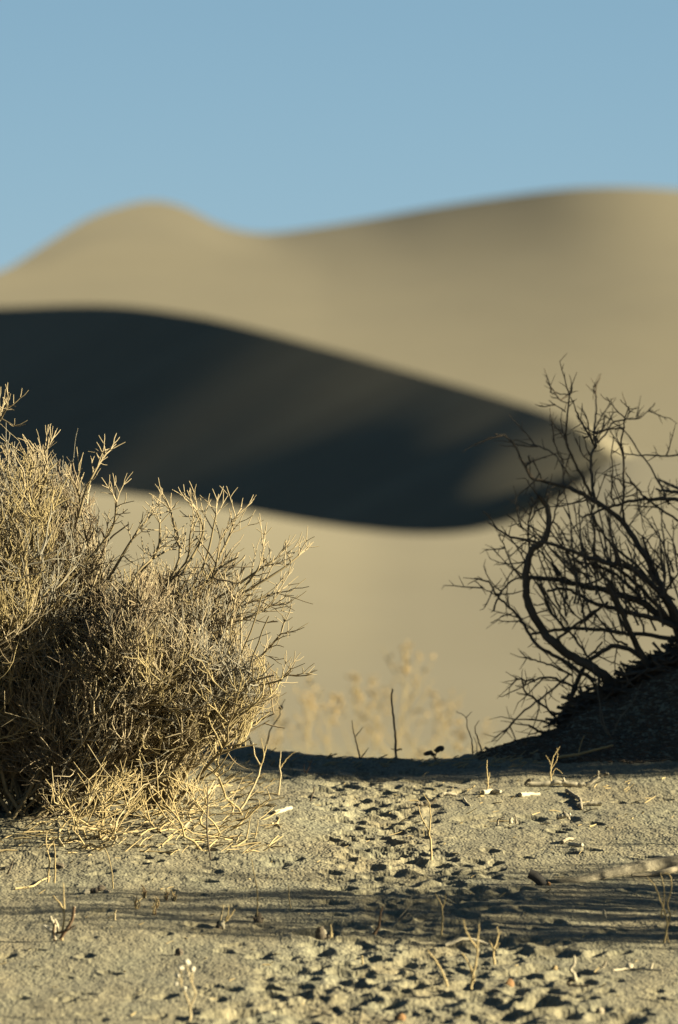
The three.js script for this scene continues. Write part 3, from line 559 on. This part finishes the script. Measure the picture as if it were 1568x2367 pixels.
// right of the trail: driftwood and sprigs
sprig('dry_sprig', 'small straw sprig at the edge of the crest shadow', 'plant', Dd, [466, 245], [[[[466, 248], [468, 200], [462, 140], [463, 80]], 2.6, 1, ST], [[[468, 200], [480, 150]], 1.4, 0.7, ST], [[[466, 215], [450, 200]], 2.2, 1.4, ST3]]);
sprig('dry_sprig', 'straw sprig with forked tips before the dark mound', 'plant', Dd, [835, 212], [[[[835, 215], [830, 150], [848, 60], [884, 2]], 2.6, 1, ST], [[[832, 150], [828, 95], [802, 55]], 1.6, 0.7, ST2], [[[836, 130], [870, 70], [866, 10]], 1.4, 0.7, ST], [[[838, 170], [860, 130], [900, 160]], 1.2, 0.6, ST2]]);
sprig('driftwood', 'longest white driftwood branch lying below the dark mound', 'driftwood', Dd, [810, 238], [[[[706, 246], [800, 234], [870, 222], [935, 227]], 7, 5.5, PL], [[[690, 244], [700, 215], [718, 205]], 6, 4, GY], [[[900, 225], [905, 190]], 4, 2.4, PL]], { jitter: 0.02, part: 'wood' });
sprig('driftwood', 'knobbly white driftwood branch with upturned right end below the mound', 'driftwood', Dd, [1010, 240], [[[[900, 262], [960, 236], [1010, 236], [1060, 224], [1110, 190]], 6.5, 5, PL], [[[1108, 195], [1104, 155]], 4.5, 3.5, GY], [[[1110, 190], [1165, 168]], 4.5, 3.5, GY], [[[1015, 235], [1022, 205]], 3, 1.6, PL]], { jitter: 0.02, part: 'wood' });
sprig('driftwood', 'thin crooked root curling down under the knobbly driftwood', 'driftwood', Dd, [980, 305], [[[[925, 268], [970, 295], [998, 325], [1010, 368]], 5, 4, DW]], { lie: true, part: 'wood' });
sprig('driftwood', 'low branched driftwood piece in front of the crooked root', 'driftwood', Dd, [1060, 348], [[[[985, 366], [1060, 346], [1128, 340]], 5.5, 4.5, PL], [[[1060, 346], [1072, 320]], 3.5, 2.5, PL], [[[1100, 345], [1095, 395], [1120, 410]], 4, 3, GY]], { jitter: 0.02, part: 'wood' });
sprig('driftwood', 'short thick pale wood piece left of the white branches', 'driftwood', Dd, [490, 285], [[[[440, 286], [490, 278], [540, 282]], 6.5, 5.5, PL]], { lie: true, part: 'wood' });
sprig('driftwood', 'jagged pale wood piece just under the longest white branch', 'driftwood', Dd, [710, 292], [[[[655, 298], [700, 286], [765, 281]], 6.5, 4, PL], [[[680, 290], [690, 270]], 4, 2, DW]], { lie: true, part: 'wood' });
sprig('driftwood', 'slanting pale stick end beside the tall straw twig', 'driftwood', Dd, [110, 352], [[[[58, 372], [100, 350], [172, 324]], 7, 5.5, DW]], { part: 'wood' });
sprig('driftwood', 'arched white stick above the slanting pale stick end', 'driftwood', Dd, [240, 298], [[[[190, 312], [225, 284], [286, 296]], 5, 4, PL]], { part: 'wood' });
sprig('driftwood', 'small slanted pale splinter on the sunlit slope', 'driftwood', Dd, [350, 330], [[[[330, 310], [366, 348]], 3, 2, PL]], { lie: true, part: 'wood' });
sprig('driftwood', 'stubby sunlit wood chunk with a long shadow', 'driftwood', Dd, [905, 425], [[[[872, 438], [905, 420], [945, 408]], 7, 5, PL], [[[905, 418], [912, 390]], 4, 2.5, DW], [[[935, 412], [938, 432]], 4, 3, DW]], { jitter: 0.01, part: 'wood' });
sprig('driftwood', 'pair of pale chips standing left of the stubby wood chunk', 'driftwood', Dd, [610, 445], [[[[602, 446], [612, 420]], 6, 3.5, PL], [[[632, 446], [624, 395]], 3, 1.5, DW]], { jitter: 0.02, part: 'chip' });
sprig('driftwood', 'bleached hooked twig left of the pale chips', 'driftwood', Dd, [528, 460], [[[[526, 465], [530, 430], [560, 415]], 3, 2, DW]], { part: 'wood' });
sprig('driftwood', 'flat pale wood sliver on the bare slope at right', 'driftwood', Dd, [975, 585], [[[[938, 582], [1012, 587]], 5.5, 5, PL]], { lie: true, part: 'wood' });
sprig('driftwood', 'grey wood sliver just behind the flat pale sliver', 'driftwood', Dd, [925, 560], [[[[898, 568], [956, 549]], 4.5, 4, DW]], { lie: true, part: 'wood' });
sprig('dry_sprig', 'tall bent straw twig standing right of the trail', 'plant', Dd, [140, 660], [[[[142, 668], [135, 540], [125, 490], [90, 420], [65, 345]], 3, 1, ST], [[[128, 500], [136, 400], [128, 330], [95, 275]], 2.2, 0.8, ST2], [[[125, 490], [95, 440], [98, 520]], 1.4, 0.7, ST]], { jitter: 0.06 });
{ // big weathered log at the right edge
  const t = sprig('driftwood_log', 'long grey weathered log tapering in from the right edge', 'log', Dd, [1250, 740], [], {});
  const o = t.position, pts = [[780, 772], [860, 776], [960, 773], [1100, 755], [1250, 728], [1400, 700], [1568, 680], [1850, 655]].map(([u, v], k) => { const q = stand(...Dd(u, v + 12)); q.y = ground(q.x, q.z) + [-1, -1, 0, 2, 4, 5, 6, 6][k] * 0.001; return q.sub(o); });
  const path = new THREE.CatmullRomCurve3(pts).getPoints(60), T = new Tubes();
  T.tube(path, (q) => (0.003 + 0.019 * Math.pow(q, 0.85)) * (1 + 0.12 * nz(q * 8, 2.2)), 24, true);
  { const p = T.p, n = T.n; for (let k = 0; k < n.length / 3; k++) { const s = k % 24, w = 0.0026 * Math.sin(s * 2.1 + nz(Math.floor(k / 24) * 0.05, s) * 4) + 0.0012 * nz(s * 1.7, Math.floor(k / 24) * 0.08); for (let c = 0; c < 3; c++) p[k * 3 + c] += n[k * 3 + c] * w; } }
  T.build('trunk', GY, t);
  const S = new Tubes(), sp = [[1300, 752], [1400, 745], [1480, 735], [1568, 716], [1700, 700]].map(([u, v]) => { const q = stand(...Dd(u, v + 6)); q.y += 0.006; return q.sub(o); });
  S.tube(new THREE.CatmullRomCurve3(sp).getPoints(24), (q) => 0.003 + 0.006 * q, 8, true); S.build('split_branch', DW, t);
  const e = new Tubes(); e.tube([[705, 735], [735, 748], [765, 772], [790, 806]].map(([u, v]) => at(...Dd(u, v), -stand(...Dd(770, 800)).z).sub(o)), (q) => 0.013 - 0.006 * Math.abs(q - 0.45), 9, true);
  e.build('burnt_end', M.char, t).userData.label = 'blackened root end';
}
sprig('dry_sprig', 'tall spindly straw plant with three shoots at the right edge', 'plant', G, [1475, 655], [[[[1475, 660], [1500, 540], [1490, 480], [1460, 400], [1420, 290], [1370, 230]], 3, 1, ST], [[[1500, 540], [1515, 480], [1500, 400], [1525, 300], [1515, 220], [1480, 205]], 2.4, 1, ST2], [[[1472, 430], [1480, 320], [1455, 200]], 1.8, 0.8, ST], [[[1512, 662], [1495, 600], [1498, 550]], 1.6, 1, ST2], [[[1465, 490], [1470, 430]], 3, 1.6, ST]], { jitter: 0.08 });
sprig('dry_sprig', 'pale straw sprig with hooked top in the shadow band', 'plant', G, [50, 600], [[[[48, 604], [55, 480], [50, 420], [8, 335]], 2.6, 1.2, ST], [[[52, 430], [75, 335]], 1.6, 0.7, ST2]]);
sprig('dry_sprig', 'tall straw plant forked low, right foreground of the trail', 'plant', G, [240, 945], [[[[238, 950], [250, 860], [275, 760], [285, 600], [290, 530]], 3.4, 1, ST], [[[250, 855], [220, 780], [180, 720]], 2.6, 1.2, ST2], [[[278, 690], [235, 630], [205, 570], [190, 505]], 2.2, 0.9, ST], [[[256, 900], [262, 860]], 2, 1.2, ST]], { jitter: 0.1 });
sprig('dry_sprig', 'branched straw sprig right of the low-forked straw plant', 'plant', G, [388, 790], [[[[388, 792], [385, 700], [410, 620], [408, 548]], 3, 1, ST], [[[386, 705], [360, 650], [350, 640]], 2, 0.9, ST2], [[[405, 640], [430, 580]], 1.8, 0.8, ST], [[[395, 700], [420, 650]], 1.5, 0.8, ST2]]);
sprig('dry_sprig', 'leaning straw stalk in the middle of the footprints', 'plant', G, [85, 930], [[[[88, 935], [62, 860], [25, 790], [-40, 700]], 2.8, 1.6, ST], [[[30, 800], [20, 770]], 2, 1, ST2]]);
sprig('driftwood', 'twisted white twig standing with dark knots in the right foreground', 'stick', G, [880, 935], [[[[868, 945], [864, 915], [880, 900], [912, 905]], 4, 4, DK], [[[905, 905], [898, 868], [880, 835], [905, 792], [898, 752]], 5, 2.4, PL], [[[885, 930], [940, 955], [995, 970]], 3, 2, DK]], { part: 'wood' });
sprig('stick', 'small bright upright splinter alone in the right shadow band', 'stick', G, [1100, 490], [[[[1102, 494], [1088, 440]], 4, 3, PL]]);
sprig('driftwood', 'thin pale twig lying flat near the right edge of the foreground', 'driftwood', G, [1300, 835], [[[[1150, 838], [1250, 830], [1350, 834], [1465, 842]], 2.6, 1.6, PL]], { lie: true, part: 'wood' });
sprig('stick', 'short white peg standing above the thin flat twig', 'stick', G, [1400, 835], [[[[1400, 840], [1406, 780]], 3, 2.4, PL]]);
sprig('driftwood', 'pale bar of wood lying behind the branched straw sprig', 'driftwood', G, [210, 650], [[[[70, 660], [200, 650], [362, 634]], 4.5, 3, PL]], { lie: true, part: 'wood' });
sprig('stick', 'slanted pale chip left of the white peg', 'stick', G, [1085, 815], [[[[1075, 822], [1105, 770]], 4, 2.5, DW]]);
chunk('stone', 'small pale stone beside the thin flat twig', 'stone', G, [1255, 820], 8, PL, [1, 1, 1]);
chunk('stone', 'rounded pale stone low in the right foreground', 'stone', G, [1065, 1105], 9, DW, [1, 0.9, 1]);
chunk('seed_pod', 'dark rusty seed pod right of the trail', 'seed pod', G, [485, 925], 9, M.orange, [1, 1, 1]);
chunk('seed_pod', 'tiny orange seed pod by the burnt end of the log', 'seed pod', G, [735, 285], 5, M.orange, [1, 1.2, 1]);
chunk('seed_pod', 'pale orange pod left of the twisted white twig', 'seed pod', G, [775, 830], 6, M.ochre, [1, 1, 1]);
chunk('seed_pod', 'orange pod at the bottom of the trail', 'seed pod', F, [1135, 1300], 9, M.orange, [1, 1, 1]);
chunk('stone', 'dark little stone touching the orange pod at the bottom', 'stone', F, [1108, 1296], 7, DK, [1, 1.1, 1]);
// left foreground
sprig('dry_sprig', 'tall straw stalk with white and brown shoots, left foreground', 'plant', E, [335, 575], [[[[310, 565], [315, 490], [290, 436]], 5, 3.5, PL], [[[318, 568], [330, 490], [316, 450]], 5, 3, PL], [[[306, 520], [280, 508], [252, 488]], 5, 3.5, M.white], [[[345, 568], [390, 500], [424, 440], [430, 378]], 4, 3, BR], [[[330, 528], [380, 520], [432, 488]], 3, 1.6, BR], [[[355, 600], [372, 420], [366, 240]], 3.4, 1, ST], [[[371, 405], [345, 360], [308, 318]], 3, 1.6, ST], [[[318, 575], [312, 520], [318, 470]], 3, 2, BR], [[[424, 430], [430, 376]], 4, 4, PL]], { jitter: 0.05 });
sprig('dry_sprig', 'stubby dark tuft with pale tips and a long shadow', 'plant', E, [1270, 505], [[[[1262, 508], [1268, 470]], 10, 6, DK], [[[1280, 500], [1298, 455]], 8, 4, PL], [[[1272, 480], [1292, 368]], 3.4, 1.6, ST3], [[[1298, 470], [1318, 420], [1322, 370]], 2, 0.8, ST2], [[[1310, 460], [1340, 420], [1356, 395]], 2.6, 1.4, ST]], { jitter: 0.03 });
sprig('dry_sprig', 'dark tuft with one long thin straw stalk, centre left', 'plant', E, [1490, 468], [[[[1492, 470], [1494, 424]], 10, 7, DK], [[[1480, 468], [1462, 440]], 4, 2, DK], [[[1508, 468], [1522, 442]], 4, 2, DK], [[[1487, 440], [1488, 300], [1472, 200], [1455, 105]], 2, 0.8, ST2]], { jitter: 0.05 });
{ const t = sprig('dry_sprig', 'squat dark stump-like tuft with a straw shoot beside the trail', 'plant', F, [560, 700], [[[[560, 712], [548, 660], [545, 625]], 13, 8, DK], [[[580, 700], [575, 645]], 7, 4, PL], [[[622, 705], [628, 655], [626, 600]], 4, 1.4, ST], [[[600, 705], [605, 680]], 6, 4, DK], [[[635, 700], [642, 665]], 3, 1.4, ST2]], { jitter: 0.02 }); t.userData.category = 'plant'; }
sprig('stick', 'dark bent twig with straw tip on the trail', 'stick', F, [950, 672], [[[[935, 678], [962, 640], [978, 590], [988, 520], [1002, 470]], 4, 1.4, BR], [[[930, 660], [918, 622]], 5, 3, PL]]);
sprig('dry_sprig', 'single thin straw stem between the two dark tufts and trail', 'plant', F, [335, 492], [[[[337, 498], [325, 400], [320, 310]], 2, 1, ST]]);
sprig('dry_sprig', 'short broken straw stem among the lower footprints', 'plant', F, [852, 885], [[[[856, 890], [850, 830]], 2.4, 1.6, ST]]);
sprig('dry_sprig', 'faint tangled sprig in the shadow band beside the hooked straw sprig', 'plant', F, [1130, 560], [[[[1115, 580], [1140, 530], [1190, 470], [1212, 400]], 2, 0.8, GY], [[[1150, 560], [1190, 520], [1210, 550]], 1.6, 0.8, GY], [[[1020, 660], [1150, 672], [1270, 640], [1282, 585]], 2, 1.2, GY]], { jitter: 0.1 });
chunk('stone', 'lone dark pebble with a thin shadow, left of centre', 'stone', E, [1035, 660], 9, DK, [1, 1.2, 1]);
{ const t = sprig('flowering_weed', 'small dried weed with white flower heads at the bottom', 'plant', E, [1095, 1045], [[[[1095, 1050], [1102, 970], [1062, 860], [1030, 785]], 2.6, 1.2, ST3], [[[1101, 960], [1130, 880], [1100, 800], [1080, 720]], 2.2, 1.2, ST3], [[[1110, 830], [1112, 750]], 1.6, 1, ST], [[[1050, 820], [1045, 745]], 1.6, 1, ST]], { jitter: 0.08 });
  for (const [u, v, r] of [[1080, 702, 7], [1046, 735, 6], [1112, 740, 6.5], [1026, 778, 5.5], [1066, 852, 5], [1082, 768, 5], [1018, 826, 4]]) { const m = lit(new THREE.Mesh(lump(r * 0.001, u, 1, 0.9, 1), M.white)); m.name = 'flower_head'; m.position.copy(at(...E(u, v), -t.position.z).sub(t.position)); t.add(m); } }
sprig('dry_sprig', 'two thin straw stalks rising before the left shrub', 'plant', E, [300, 240], [[[[278, 240], [285, 110], [268, 10], [270, -60]], 2.6, 1.2, ST], [[[316, 262], [320, 90], [310, 0]], 2.2, 1, ST2], [[[270, 60], [310, 10]], 1.6, 0.8, ST]], { jitter: 0.1 });
sprig('dry_sprig', 'curved orange-straw runner trailing left along the sand', 'plant', E, [180, 268], [[[[88, 278], [180, 266], [240, 236], [290, 212]], 2.8, 1.6, ST]], { lie: true });
sprig('dry_sprig', 'thin straw stalk with darker foot in front of the left shrub', 'plant', E, [652, 275], [[[[653, 280], [650, 190], [620, 70], [605, 40]], 2, 0.9, ST]]);
sprig('dry_sprig', 'tiny pale stub in the left shadow band', 'plant', E, [665, 455], [[[[663, 458], [673, 398]], 3, 1.4, ST3]]);
sprig('dry_sprig', 'dark hooked twig at the far left edge', 'stick', E, [35, 190], [[[[25, 212], [50, 180], [78, 112]], 3.4, 2, DK], [[[-20, 165], [20, 158], [60, 145]], 5, 3, GY]]);
chunk('stone', 'dark rough clod between the straw stalks and the left shrub', 'stone', E, [342, 155], 11, DK, [1.2, 0.8, 1]);
for (const [k, u, v, r, m, l] of [[0, 497, 302, 8, PL, 'pale chip at the left end of the row of clods'], [1, 545, 298, 9, DK, 'dark clod next to the pale chip'], [2, 585, 288, 10, DK, 'largest dark clod in the middle of the row'], [3, 622, 302, 7, DW, 'small tan clod at the right end of the row']]) chunk('clod', l, 'clod', E, [u, v], r, m, [1.2, 0.9, 1], 'clods in the left shadow band');
{ const spots = [[790, 395, 'pale seedling tuft left of the rusty ones'], [835, 330, 'leggy rusty seedling tuft in the left shadow band'], [905, 385, 'lowest rusty seedling tuft in the left shadow band'], [962, 345, 'bushy rusty seedling tuft in the left shadow band'], [1005, 350, 'rightmost rusty seedling tuft in the left shadow band'], [890, 430, 'upright pale seedling tuft nearest the camera']];
  spots.forEach(([u, v, l], k) => { const st = []; for (let j = 0; j < 7; j++) { const a = u + (pr() - 0.5) * 16; st.push([[[a, v], [a + (pr() - 0.5) * 22, v - 20 - pr() * 22], [a + (pr() - 0.5) * 40, v - 36 - pr() * 45]], 1.6, 0.8, [ST2, BR, ST, M.ochre][(j + k) % 4]]); } sprig('seedling_tuft', l, 'plant', E, [u, v], st, { group: 'seedling tufts in the left shadow band', jitter: 0.06 }); }); }
// pale twigs in the shade of the mound
{ const c2 = (u, v) => [1066.2 + u * 0.32, 1285.8 + v * 0.32];
  sprig('dry_sprig', 'faint grey spindly twig standing in the shade of the mound', 'plant', c2, [1105, 1395], [[[[1106, 1400], [1090, 1320], [1040, 1230], [1010, 1100], [985, 960], [950, 780]], 3, 1, GY], [[[1060, 1290], [1010, 1190], [1000, 1020]], 2, 0.8, GY], [[[1090, 1310], [1130, 1200], [1240, 1050], [1310, 900]], 2.4, 0.9, GY]], { d: 22.4 });
  sprig('driftwood', 'straw-coloured dead limb lying in the shade of the mound', 'driftwood', c2, [850, 1440], [[[[690, 1462], [850, 1440], [960, 1410], [1100, 1375]], 4, 3, ST2], [[[850, 1440], [860, 1380], [890, 1300]], 2.4, 1, ST2], [[[830, 1450], [920, 1490], [980, 1505]], 2, 1, GY]], { d: 22.2, part: 'wood' }); }
// ground litter: splinters and bark crumbs
{
  const T = new Tubes(), R = rng(61), put = (X, Y, len, r) => { const p = stand(X, Y), a = (R() - 0.5) * 2.2, d = V(Math.cos(a) * 0.8, (R() - 0.15) * 0.7, Math.sin(a)).normalize(); p.y += r * 0.6 + Math.max(0, d.y) * len * 0.3; T.tube([p.clone().addScaledVector(d, -len / 2), p.clone().add(V(0, (R() - 0.3) * len * 0.12, 0)), p.clone().addScaledVector(d, len / 2)], [r, r * 0.6], 4, true); };
  for (let k = 0; k < 380; k++) put(-20 + R() ** 0.8 * 660, 1790 + R() * 185, 0.02 + R() * 0.06, 0.0012 + R() * 0.0015);
  for (let k = 0; k < 60; k++) put(900 + R() * 640, 1785 + R() * 130, 0.008 + R() ** 3 * 0.05, 0.0008 + R() * 0.0016);
  for (let k = 0; k < 150; k++) put(R() * 1568, 1800 + R() * 560, 0.005 + R() ** 2 * 0.02, 0.0008 + R() * 0.0012);
  for (let k = 0; k < 160; k++) put(480 + R() * 800, 1745 + R() * 30, 0.012 + R() * 0.03, 0.0012 + R() * 0.0012);
  const m = T.build('twig_litter', M.straw[0], scene); m.userData = { kind: 'stuff', label: 'dry splinters and broken twigs scattered on the sand', category: 'litter' };
}
// litter under the dark shrub, laid dense and dark to stand in for shade
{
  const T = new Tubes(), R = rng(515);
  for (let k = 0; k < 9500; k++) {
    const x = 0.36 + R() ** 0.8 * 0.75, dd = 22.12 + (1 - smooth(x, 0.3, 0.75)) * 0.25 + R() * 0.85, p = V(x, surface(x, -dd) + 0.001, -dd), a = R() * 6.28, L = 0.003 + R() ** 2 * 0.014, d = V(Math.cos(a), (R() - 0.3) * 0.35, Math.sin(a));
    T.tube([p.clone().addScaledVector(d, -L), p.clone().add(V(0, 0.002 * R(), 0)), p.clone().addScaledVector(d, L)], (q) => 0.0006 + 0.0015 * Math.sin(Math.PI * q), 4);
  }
  const m = T.build('shade_litter', M.shadeLitter, scene); m.userData = { kind: 'stuff', label: 'dark leaf and twig litter added to deepen the shade of the mound', category: 'litter' };
}
// weeds in the hollow beyond the crest
{
  const R = rng(303);
  const weeds = [[560, 1640, 0, 'blurred ochre weed half hidden behind the left shrub'], [715, 1565, 1, 'blurred ochre weed nearest the left shrub beyond the crest'], [825, 1560, 2, 'narrow blurred weed left of the tallest one beyond the crest'], [925, 1490, 3, 'tallest blurred ochre weed beyond the crest'], [1000, 1600, 4, 'blurred weed right of the tallest one beyond the crest'], [1055, 1670, 5, 'lowest blurred weed, furthest right beyond the crest'], [640, 1605, 6, 'blurred weed just right of the left shrub beyond the crest'], [765, 1610, 7, 'blurred weed in the gap between the two left ones'], [872, 1565, 8, 'blurred weed touching the left of the tallest one']];
  for (const [X, Y, k, l] of weeds) {
    const d = 36 + (k * 2.3) % 5, top = at(X, Y, d), o = V(top.x, ground(top.x, -d), -d), t = thing('dry_weed', l, 'plant', o, 'blurred weeds beyond the crest'), hgt = top.y - o.y;
    const T = new Tubes(), stem = [V(0, -0.02, 0)]; for (let j = 1; j <= 6; j++) stem.push(V((R() - 0.5) * 0.05 + (j === 6 ? 0 : 0), hgt * j / 6, (R() - 0.5) * 0.05));
    T.tube(stem, [0.006, 0.002], 5); T.build('stem', M.straw[1], t);
    const L = new Tubes(), leaf = (p, s) => { const d1 = rv(R); d1.y = Math.abs(d1.y) * 0.8 + 0.2; d1.normalize(); L.tube([p.clone(), p.clone().addScaledVector(d1, s * 0.5), p.clone().addScaledVector(d1, s)], (q) => 0.0015 + s * 0.28 * Math.sin(Math.PI * q), 4); };
    const n = k === 3 ? 14 : 8;
    for (let j = 0; j < n; j++) {
      const f = 0.35 + 0.6 * j / n, i = Math.min(5, Math.floor(f * 6)), p = stem[i].clone().lerp(stem[i + 1], f * 6 - i), a = R() * 6.28, len = (1 - f) * 0.5 + 0.1, e = p.clone().add(V(Math.cos(a) * len * 0.7, len * (0.7 + R() * 0.5), Math.sin(a) * len * 0.7)), B = new Tubes();
      B.tube([p, p.clone().lerp(e, 0.5).add(V(0, -0.02, 0)), e], [0.003, 0.0012], 4); B.build('branch', M.straw[1], t);
      for (let q = 0; q < 6; q++) leaf(p.clone().lerp(e, 0.35 + 0.65 * R()).addScaledVector(rv(R), 0.015), 0.010 + R() * 0.013);
    }
    for (let q = 0; q < 14; q++) leaf(stem[6].clone().add(V((R() - 0.5) * 0.05, -R() * 0.14, (R() - 0.5) * 0.05)), 0.015 + R() * 0.015);
    L.build('leaves', M.ochre, t, 'stuff');
  }
}
renderer.render(scene, camera);
